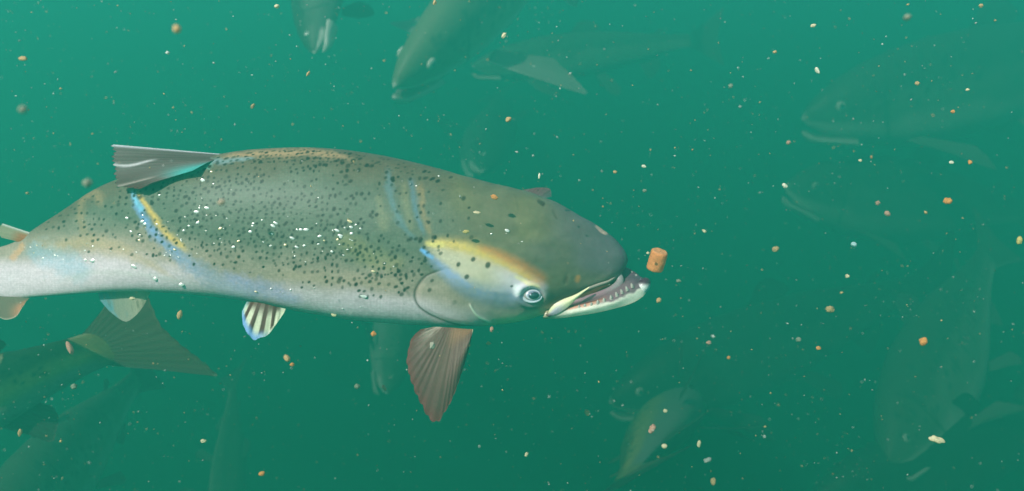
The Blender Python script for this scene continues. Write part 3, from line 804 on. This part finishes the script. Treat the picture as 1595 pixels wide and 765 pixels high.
    # eyes
    for sgn in (-1, 1):
        ex_, ez_ = .925, .018 * fat
        wy = np.interp(ex_, u, wd) * .93
        T, Pp = np.meshgrid(np.linspace(0, np.pi, 14), np.linspace(0, 2 * np.pi, 24, endpoint=False), indexing='ij')
        ball = L(ex_ + .0125 * np.sin(T) * np.cos(Pp), sgn * (wy + .006 * np.cos(T)), ez_ + .0115 * np.sin(T) * np.sin(Pp))
        ce = np.broadcast_to(np.array((.62, .62, .52)), T.shape + (3,))
        ec = mesh('eye', ball, grid_faces(14, 24, True), M_eye, root, ce)
        ball2 = L(ex_ + .0062 * np.sin(T) * np.cos(Pp), sgn * (wy + .0035 + .0045 * np.cos(T)), ez_ + .0062 * np.sin(T) * np.sin(Pp))
        mesh('pupil', ball2, grid_faces(14, 24, True), M_pupil, ec)
    # fins; points are (x, z, y)
    loc = lambda gx, gz, gy: L(gx, gy, gz)
    kf = dict(loc=loc, parent=root, th_px=.0011, nu=61, nv=20, corr=.0004, curve=.002, ragged=.02)
    dark_ = np.array((.08, .08, .065)) * tone * np.array((1 + .6 * warm, 1 + .2 * warm, 1)); pale_ = np.array((.42, .42, .37)) * tone * pale
    dc = lambda U, Vv, x, y: mixc(np.broadcast_to(dark_, U.shape + (3,)), dark_ * 1.6, ray_mask(U, 16) * .6)
    pc = lambda U, Vv, x, y: mixc(mixc(np.broadcast_to(pale_ * .55, U.shape + (3,)), pale_, sstep(.8, .97, U)), dark_, ray_mask(U, 13) * .3 * Vv)
    tc_ = lambda U, Vv, x, y: mixc(mixc(np.broadcast_to(dark_ * 1.3, U.shape + (3,)), dark_ * 2.0, ray_mask(U, 20) * .45 * Vv), pale_ * .8, sstep(.8, .98, U) * .7)
    f = fat
    fin('tail_fin', [(.03, .036 * f, 0), (.012, 0, 0), (.03, -.036 * f, 0)],
        [(-.105, .105, 0), (-.125, .125, 0), (-.108, .05, 0), (-.098, 0, 0), (-.108, -.05, 0), (-.125, -.125, 0), (-.105, -.110, 0)], tc_, nray=14, seed=seed, **kf)
    fin('dorsal_fin', [(.57, .112 * f, 0), (.52, .110 * f, 0), (.46, .103 * f, 0)], [(.53, .165 * f, 0), (.49, .175 * f, 0), (.45, .150 * f, 0), (.43, .125 * f, 0)], dc, nray=12, seed=seed, **kf)
    fin('adipose_fin', [(.20, .058 * f, 0), (.18, .054 * f, 0)], [(.17, .083 * f, 0), (.150, .080 * f, 0), (.150, .066 * f, 0)], dc, nray=3, seed=seed, **kf)
    fin('anal_fin', [(.18, -.056 * f, 0), (.22, -.064 * f, 0), (.27, -.078 * f, 0)], [(.165, -.075, 0), (.17, -.10, 0), (.19, -.125, 0), (.215, -.145, 0), (.24, -.115, 0)], pc, nray=10, seed=seed, **kf)
    for sgn in (-1, 1):
        fin('pelvic_fin', [(.43, -.105 * f, sgn * .03), (.47, -.112 * f, sgn * .04)], [(.37, -.15, sgn * .07), (.38, -.175, sgn * .085), (.405, -.180, sgn * .09), (.43, -.16, sgn * .08)], pc, nray=8, seed=seed, **kf)
        fin('pectoral_fin', [(.745, -.085 * f, sgn * .060), (.785, -.085 * f, sgn * .062)],
            [(.66, -.115, sgn * (.10 + .03 * fins)), (.655, -.125 - .02 * fins, sgn * (.12 + .05 * fins)), (.68, -.130 - .02 * fins, sgn * (.14 + .06 * fins)), (.74, -.11, sgn * (.11 + .03 * fins))], pc, nray=10, seed=seed, **kf)
    return root

make_salmon((612, 137, 2.0), (950, -250, 2.7), roll=-.35, fat=.82, warm=.3, bend=.02, mouth=.012, tone=1.7, seed=2, fins=1.6,
            label='salmon above the large fish, heading down left with thin white lips slightly parted')
make_salmon((735, 104, 3.3), (1085, 62, 3.4), roll=-.1, tone=1.1, seed=3, fat=.8, pale=.45, fins=.3,
            label='slender faint salmon passing left just behind the one with white lips at the top')
make_salmon((490, 84, 2.0), (500, -200, 2.3), roll=.6, tone=.55, seed=4, fat=.9, up=(-1, -.4, 0), pale=.3,
            label='dark salmon pointing straight down from the top edge, left of the white lipped one')
make_salmon((-650, 880, 1.08), (172, 537, 1.05), roll=-.28, tone=1.15, warm=1.1, seed=5, fat=1.0, bend=-.03, pale=.45,
            label='salmon below the large one showing its dark broad tail at the lower left')
make_salmon((-60, 900, 1.35), (215, 590, 1.85), roll=.2, tone=1.3, seed=6, fat=1.25, pale=.7,
            label='dim salmon at the bottom left corner diving beneath the broad dark tail')
make_salmon((352, 850, 2.40), (362, 600, 2.78), roll=.3, tone=.8, seed=7, fat=1.0, up=(.9, -.5, 0), pale=.8,
            label='faint salmon hanging nose down at the bottom, right of the broad dark tail')
make_salmon((602, 614, 2.7), (640, 400, 3.2), roll=-.2, tone=1.1, seed=8, fat=1.0, up=(1, -.4, 0), pale=.6,
            label='small looking salmon nose down beneath the large fish, left of its pectoral fin')
make_salmon((1058, 628, 2.6), (975, 742, 1.5), roll=0, tone=1.2, warm=.8, seed=9, fat=.72, up=(-.85, -.25, -.5), pale=.35, fins=0,
            label='salmon swimming away at the bottom, its pale tail at the edge')
make_salmon((948, 628, 2.7), (1440, 440, 3.0), roll=.1, tone=.35, seed=10, fat=1.0, mouth=.01, pale=.6,
            label='long dark salmon facing left, low in the middle under the open jaw')
make_salmon((1248, 186, 3.2), (1820, 50, 3.5), roll=0, tone=.8, seed=11, fat=1.0, mouth=.012, pale=1.2,
            label='big faint salmon facing left at the upper right with a pale lower jaw')
make_salmon((1222, 292, 3.3), (1600, 330, 3.75), roll=0, tone=.7, seed=12, fat=1.1, mouth=.008, pale=1.1,
            label='faint salmon facing left just under the upper right one')
make_salmon((1384, 728, 2.3), (1540, 395, 2.9), roll=.1, tone=1.15, seed=13, fat=1.2, up=(-.9, -.5, .2), pale=.8,
            label='ghostly salmon nose down near the lower right corner, behind the orange crumb')
make_salmon((1255, 790, 2.3), (1700, 640, 2.6), roll=0, tone=.3, seed=14, fat=1.1, pale=.4,
            label='dark salmon facing left along the bottom edge at the right corner')
make_salmon((752, 268, 3.30), (775, 150, 4.35), roll=.3, tone=.5, seed=15, fat=.9, up=(1, -.4, 0), pale=.5,
            label='dim slim salmon nose down just above the back of the large fish')
make_salmon((1580, 665, 2.85), (1760, 560, 3.75), roll=.2, tone=1.4, seed=16, pale=1.2,
            label='pale snout of a salmon poking in at the right edge')

# ------------------------------------------------------------------ the feed pellet and the crumbs
def lump(name, r, elong, seed, mat, colr_, n=14):
    rg = np.random.default_rng(seed)
    T, Pp = np.meshgrid(np.linspace(0, np.pi, n), np.linspace(0, 2 * np.pi, 2 * n, endpoint=False), indexing='ij')
    d = np.stack([np.sin(T) * np.cos(Pp), np.sin(T) * np.sin(Pp), np.cos(T)], -1)
    f = np.ones(T.shape)
    for _ in range(7):
        a = rg.normal(size=3); a /= np.linalg.norm(a)
        cut = rg.uniform(.72, 1.0); dd = d @ a
        f = np.minimum(f, np.where(dd > cut * .8, cut / np.maximum(dd, .1), 9))
    f = f * (1 + .12 * np.sin(d @ rg.normal(size=3) * 4 + 1) + .012 * rg.normal(size=T.shape) * (np.sin(T) > .2))
    P = d * f[..., None] * r * np.array([elong, 1, 1 / math.sqrt(elong)])
    nn = rg.uniform(.85, 1.15, T.shape)
    return mesh(name, P, grid_faces(n, 2 * n, True), mat, None, np.asarray(colr_) * nn[..., None])

def pellet():
    nl, nr_ = 26, 48
    prof = [(0, 0)] + [(r, 0) for r in np.linspace(.15, .86, 5)] + [(.95, .02), (1, .08)] + [(1, h) for h in np.linspace(.15, .85, 11)] + [(.99, .92), (.93, .985)] + [(r, 1) for r in np.linspace(.84, .15, 5)] + [(0, 1)]
    prof = np.array(prof)
    a = np.linspace(0, 2 * np.pi, nr_, endpoint=False)
    R_ = prof[:, 0][:, None] * np.ones_like(a)[None]; Z_ = prof[:, 1][:, None] * np.ones_like(a)[None]
    bump = 1 + .035 * vnoise(a[None] * 4 / np.pi * 2 + 0 * Z_, Z_ * 5, 31) + .02 * vnoise(a[None] * 7 + 0 * Z_, Z_ * 14, 32)
    rad, hh = 12.6 * MM, 31 * MM
    end = (prof[:, 1] > .9)[:, None] * (R_ < .9)
    Z2 = (Z_ - .5) * hh + .9 * MM * vnoise(R_ * 4 * np.cos(a)[None] + 8, R_ * 4 * np.sin(a)[None] + 8, 33) * (R_ < .92)
    P = np.stack([R_ * rad * bump * np.cos(a), R_ * rad * bump * np.sin(a), Z2], -1)
    base = np.array((.95, .36, .12))
    c = base * (1 + .18 * vnoise(R_ * 5 * np.cos(a) + 20 * Z_, R_ * 5 * np.sin(a) + 9, 34))[..., None]
    c = c + (np.array((.95, .52, .25)) - c) * (end * .4)[..., None]
    o = mesh('feed_pellet', P, grid_faces(len(prof), nr_, True), M_crumb, None, c)
    o.location = Wd(1023.5, 405.5, .675)
    o.rotation_euler = (RV.to_4x4() @ Matrix.Rotation(math.radians(12), 4, 'Y') @ Matrix.Rotation(math.radians(24), 4, 'X')).to_euler()
    tag(o, 'orange cylindrical feed pellet floating in front of the open jaw of the large fish', 'feed pellet')
pellet()

OR, TAN, PALE, WHT, DIM, PNK = (.85, .36, .10), (.72, .46, .22), (.88, .74, .48), (.98, .88, .70), (.34, .36, .26), (.70, .38, .28)
NEARC, MIDC, FARC = .30, .66, .95
CR = [  # px, py, radius px, elongation, angle, colour, metres, label
 (275, 45, 8, 1.0, 0, TAN, NEARC, 'blurred round tan crumb high at the upper left, close to the lens'),
 (35, 170, 8, 1.1, 0, DIM, .27, 'blurred faint olive crumb at the left edge above the tail of the large fish'),
 (36, 91, 5, 1.9, 0, TAN, .5, 'flat pale flake near the left edge of the upper water'),
 (431, 10, 4, 1.3, 20, PALE, MIDC, 'small pale yellow crumb by the top edge left of the downward dark fish'),
 (394, 165, 4, 1.6, 60, TAN, .8, 'dull slanting brown flake above the back of the large fish'),
 (480, 115, 4, 1.5, 60, TAN, MIDC, 'small tan flake below the nose of the downward dark fish'),
 (677, 4, 4, 1.3, 70, TAN, MIDC, 'tan crumb cut by the top edge above the fish with white lips'),
 (785, 55, 4, 1.9, 55, PALE, MIDC, 'bright slanting sliver beside the shoulder of the fish with white lips'),
 (792, 186, 6, 1.1, 0, TAN, MIDC, 'round tan crumb above the nape of the large fish'),
 (1273, 110, 5, 1.7, -60, WHT, MIDC, 'bright white and orange chip in the upper right water'),
 (1267, 40, 4, 1.5, 10, PALE, MIDC, 'small bright flake highest on the upper right'),
 (1207, 81, 3.5, 1.3, 0, TAN, MIDC, 'tiny tan crumb left of the bright white chip'),
 (1413, 27, 7, 1.1, 0, DIM, .33, 'blurred green grey crumb near the top edge at the right'),
 (1528, 9, 4, 1.2, 0, TAN, MIDC, 'small brown crumb at the top edge near the right corner'),
 (1138, 134, 5, 1.1, 0, DIM, .9, 'faint round speck between the two upper groups of fish'),
 (1228, 222, 4.5, 1.1, 0, PNK, .9, 'dull pinkish crumb between the two pale jaws at the right'),
 (1429, 130, 4.5, 1.2, 0, TAN, .8, 'dull tan crumb on the flank of the big faint upper right fish'),
 (1484, 174, 4, 1.2, 0, OR, MIDC, 'small orange crumb low on the belly of the big faint upper right fish'),
 (1507, 140, 3.5, 1.2, 0, PALE, MIDC, 'tiny pale crumb on the back part of the big faint upper right fish'),
 (1476, 313, 7.5, 1.15, 20, OR, .6, 'round orange crumb standing alone right of the lower faint jaw'),
 (1482, 253, 3.5, 1.4, 0, WHT, MIDC, 'small white flake, left one of the pair above the round orange crumb'),
 (1511, 253, 4.5, 1.2, 90, OR, MIDC, 'small orange crumb, right one of the pair above the round orange crumb'),
 (1367, 316, 5, 1.1, 0, PNK, .9, 'dull crumb, upper of two behind the lower faint jaw'),
 (1382, 333, 6, 1.1, 0, PNK, .85, 'dull pink crumb, lower of two behind the lower faint jaw'),
 (1340, 250, 3, 1.4, 0, PALE, MIDC, 'tiny pale flake over the head of the lower faint jaw fish'),
 (1222, 289, 4.5, 1.5, -50, WHT, MIDC, 'white hooked chip at the tip of the lower faint jaw'),
 (1293, 482, 8, 1.1, 0, TAN, .85, 'dim round orange brown crumb low in the right half'),
 (1438, 532, 9, 1.05, 0, OR, .55, 'largest round orange crumb, in front of the ghostly fish at the lower right'),
 (1275, 542, 4.5, 1.1, 0, OR, MIDC, 'small orange crumb under the dim round orange brown one'),
 (1244, 529, 5, 1.1, 0, DIM, .8, 'faint olive crumb left of a small orange one in the lower right water'),
 (1208, 388, 6, 1.2, 20, TAN, .9, 'dull tan crumb in open water right of the feed pellet'),
 (1330, 381, 5.5, 1.1, 0, (.6, .8, .8), .8, 'pale bluish white speck in open water on the right'),
 (1320, 430, 4, 1.1, 0, PALE, .8, 'small pale speck under the pale bluish white one'),
 (1459, 685, 7.5, 2.2, -15, (1, .78, .5), .6, 'bright white and orange flake near the bottom right, over the dark fish'),
 (1588, 375, 6, 1.5, 80, (.75, .6, .2), .6, 'yellow flake at the right edge halfway down'),
 (1104, 534, 5, 1.2, 20, PNK, .85, 'dull pink crumb on the long dark fish low in the middle'),
 (1135, 557, 3.5, 1.2, 70, OR, .8, 'tiny orange crumb on the belly of the long dark fish low in the middle'),
 (1097, 360, 3.5, 1.4, -40, PALE, MIDC, 'small pale flake right of and above the feed pellet'),
 (1009, 394, 2.6, 1.3, 0, PALE, .655, 'tiny pale bit touching the upper left side of the feed pellet'),
 (1026, 468, 5, 1.2, 70, TAN, .68, 'round tan crumb just below the tip of the open jaw'),
 (1057, 438, 5, 1.1, 0, DIM, .8, 'dim olive crumb right of the jaw tip'),
 (1016, 668, 7.5, 1.35, 60, PNK, .62, 'large pink orange crumb over the fish swimming away at the bottom centre'),
 (1035, 695, 5, 1.2, 0, PALE, .66, 'pale round crumb below the large pink orange one at the bottom centre'),
 (1036, 640, 4, 1.2, 0, PALE, .8, 'small pale crumb above the large pink orange one at the bottom centre'),
 (915, 643, 5.5, 1.2, -60, TAN, .9, 'dull brown crumb left of the head of the long dark fish low in the middle'),
 (1102, 717, 7, 1.4, 10, (.5, .5, .45), .8, 'grey oval flake right of the fish swimming away at the bottom'),
 (1111, 750, 6, 1.5, 80, TAN, .85, 'dull tan upright flake at the bottom edge right of centre'),
 (1089, 692, 4, 1.9, 85, PALE, .8, 'thin upright pale flake above the grey oval flake'),
 (820, 708, 3.5, 1.4, 60, PALE, MIDC, 'small bright flake alone in the bottom centre water'),
 (766, 513, 4.5, 1.3, 80, PNK, .62, 'pink orange crumb touching the throat of the large fish'),
 (761, 535, 4, 1.2, 0, TAN, .8, 'dim brown crumb below the throat of the large fish'),
 (582, 520, 5.5, 1.2, 0, OR, .55, 'orange crumb above the nose down fish under the belly'),
 (598, 604, 4, 1.8, -60, PNK, .9, 'reddish flake near the nose of the nose down fish under the belly'),
 (447, 558, 6, 1.3, -50, TAN, .5, 'olive tan crumb below the striped pelvic fin'),
 (455, 568, 4, 1.2, 0, OR, .68, 'small bright orange crumb just under the olive tan one'),
 (556, 602, 5.5, 1.1, 0, DIM, .8, 'faint green grey crumb left of the nose down fish'),
 (408, 738, 5.5, 1.2, 0, OR, .62, 'glowing orange crumb near the bottom edge on the left half'),
 (317, 687, 4.5, 1.4, 10, PALE, MIDC, 'cream flake low on the left half, right of the diving fish'),
 (280, 491, 6, 1.6, 80, TAN, .66, 'upright tan flake right of the broad dark tail tip'),
 (109, 543, 6.5, 2.4, -70, PNK, .58, 'long bright salmon pink flake over the back of the fish with the broad tail'),
 (137, 285, 9, 1.1, 0, DIM, .30, 'blurred dim crumb above the tail end of the large fish'),
 (345, 315, 7, 1.1, 0, (.55, .42, .30), .36, 'blurred brownish crumb in front of the spotted flank below the dorsal fin'),
 (115, 602, 6, 1.1, 0, DIM, .6, 'dim olive crumb below the broad dark tail'),
 (31, 674, 5, 1.6, 80, TAN, .7, 'upright tan flake near the left edge at the bottom'),
 (206, 465, 4, 1.5, 0, PALE, .64, 'small pale flake on the belly edge above the broad dark tail'),
 (673, 538, 5.5, 1.4, 80, (.55, .48, .38), .6, 'pale oval crumb in front of the large pectoral fin'),
 (770, 307, 5, 1.7, -20, OR, .652, 'orange flake in front of the nape of the large fish'),
 (726, 361, 4.5, 1.5, 0, (.7, .55, .2), .652, 'yellow flake in front of the cheek top of the large fish'),
 (743, 331, 4, 1.9, -10, PALE, .652, 'thin pale flake between the orange and the yellow ones on the nape'),
 (1003, 259, 3.5, 1.6, -20, WHT, MIDC, 'white flake right of the forehead of the large fish'),
 (958, 268, 3.5, 1.2, 0, TAN, MIDC, 'small tan speck above the forehead of the large fish'),
 (1004, 297, 4, 1.1, 0, DIM, .8, 'dim round speck above the feed pellet'),
 (840, 274, 3, 2.2, 85, WHT, MIDC, 'thin upright white sliver above the far fin of the large fish'),
]
for i, (x, y, r, e, a, colc, Y, lab) in enumerate(CR):
    o = lump('feed_crumb', (r * .74) * Y / PX, e, 100 + i, M_crumb, colc)
    o.location = Wd(x, y, Y)
    o.rotation_euler = (RV.to_4x4() @ Matrix.Rotation(math.radians(-a), 4, 'Y') @ Matrix.Rotation(i * .7, 4, 'X')).to_euler()
    tag(o, lab, 'feed crumb', 'feed crumbs drifting in the water')

# ------------------------------------------------------------------ countless fine specks
def specks(name, pts, rads, cols, mat, label, flat=False):
    def ball(n1=5, n2=8):
        T, Pp = np.meshgrid(np.linspace(0, np.pi, n1), np.linspace(0, 2 * np.pi, n2, endpoint=False), indexing='ij')
        return np.stack([np.sin(T) * np.cos(Pp), np.sin(T) * np.sin(Pp), np.cos(T)], -1).reshape(-1, 3), grid_faces(n1, n2, True)
    ico = np.array([(1, 0, 0), (-1, 0, 0), (0, 1, 0), (0, -1, 0), (0, 0, 1), (0, 0, -1)], float)
    fc = np.array([(0, 2, 4), (2, 1, 4), (1, 3, 4), (3, 0, 4), (2, 0, 5), (1, 2, 5), (3, 1, 5), (0, 3, 5)])
    n = len(pts)
    rg = np.random.default_rng(3)
    vs = np.empty((n, 6, 3))
    for i in range(n):
        q = rg.normal(size=(3, 3)); qq, _ = np.linalg.qr(q)
        st_ = np.array([rg.uniform(.9, 1.9), 1, rg.uniform(.6, 1)])
        vs[i] = (ico * st_) @ qq * rads[i] + pts[i]
    f = (fc[None] + (np.arange(n) * 6)[:, None, None]).reshape(-1, 3)
    k = 6
    if flat:
        bv, bf = ball(); k = len(bv)
        vs = np.empty((n, k, 3))
        for i in range(n):
            t_ = rg.uniform(-.5, .5); el_ = rg.uniform(1.1, 1.9)
            q = bv * np.array([el_, .16, .8])
            vs[i] = (q @ np.array([[math.cos(t_), 0, math.sin(t_)], [0, 1, 0], [-math.sin(t_), 0, math.cos(t_)]])) @ RVn.T * rads[i] + pts[i]
        f = (bf[None] + (np.arange(n) * k)[:, None, None]).reshape(-1, 4)
    o = mesh(name, vs, f, mat, None, np.repeat(cols, k, axis=0))
    return tag(o, label, None, None, 'stuff')
rg = np.random.default_rng(12)
N = 13000
Yd = rg.uniform(.35, 3.2, N)
px_ = rg.uniform(-150, 1745, N); py_ = rg.uniform(-110, 875, N)
clump = vnoise(px_ / 120, py_ / 120, 40)
keep = rg.uniform(-1, 1, N) < clump + .35
keep &= ~((Yd < .56) & (px_ < 1010) & (py_ > 220) & (py_ < 520) & (rg.random(N) < .5))
px_, py_, Yd = px_[keep], py_[keep], Yd[keep]
pts = np.stack([(px_ - 797.5) * Yd / PX, Yd, -(py_ - 382.5) * Yd / PX], -1) @ RVn.T
rad_px = rg.lognormal(math.log(.78), .45, len(Yd))
rads = rad_px * np.clip(Yd, .3, 1.5) / PX
cols = np.array((.85, .86, .78)) * rg.uniform(.45, 1.1, (len(Yd), 1)) * np.where(rg.random((len(Yd), 1)) < .45, np.array([[1, .68, .34]]), 1)
specks('drifting_specks', pts, rads, cols, M_crumb, 'fine pale specks suspended all through the water')

# glittering loose scales and grit close over the flank of the large fish
gl = []
for (cx0, cy0, sx0, sy0, n_) in [(300, 345, 60, 32, 34), (430, 360, 60, 18, 26), (530, 365, 34, 22, 22), (225, 350, 35, 28, 16), (120, 395, 60, 14, 16), (480, 395, 90, 16, 20),
                                 (440, 385, 30, 5, 8), (600, 395, 50, 20, 10), (60, 400, 40, 20, 10), (450, 455, 60, 12, 10), (250, 400, 70, 16, 16), (660, 280, 60, 14, 6), (800, 350, 70, 40, 9), (420, 300, 120, 30, 14), (545, 480, 16, 8, 4)]:
    for _ in range(int(n_ * .58)):
        gl.append((cx0 + rg.normal() * sx0 * .6, cy0 + rg.normal() * sy0 * .6, rg.lognormal(math.log(1.2), .4)))
gl += [(525, 359, 2.6), (530, 367, 2.6), (498, 368, 2.4), (545, 345, 2.8), (455, 371, 2.8), (425, 352, 2.6), (316, 281, 3.6), (390, 361, 2.8), (547, 354, 2.6), (430, 348, 2.4), (222, 345, 3), (226, 349, 2.6), (306, 330, 3), (308, 347, 2.6), (343, 356, 2.6), (145, 406, 3.6), (209, 415, 3.6), (242, 434, 4), (283, 443, 4), (520, 490, 4), (566, 461, 3.8)]
gp, gr, gc = [], [], []
for gx, gy, r0 in gl:
    i = int(np.argmin(np.abs(C[:, 0] - gx)))
    if not (PT[i, 1] + 5 < gy < PB[i, 1] - 4): continue
    d0 = surf_depth(gx, gy)
    Yq = float(depth_c(np.array(gx))) + (d0 - .7) * MM
    gp.append(RVn @ V(gx, gy, Yq)); gr.append(r0 * Yq / PX); gc.append(np.array((.95, .93, .86)) * rg.uniform(.8, 1.05) * (1 if rg.random() < .85 else np.array((1, .8, .5))))
specks('loose_scales', np.array(gp), np.array(gr), np.array(gc), M_glint, 'glittering bits of loose scale and grit close over the flank of the large fish', True)
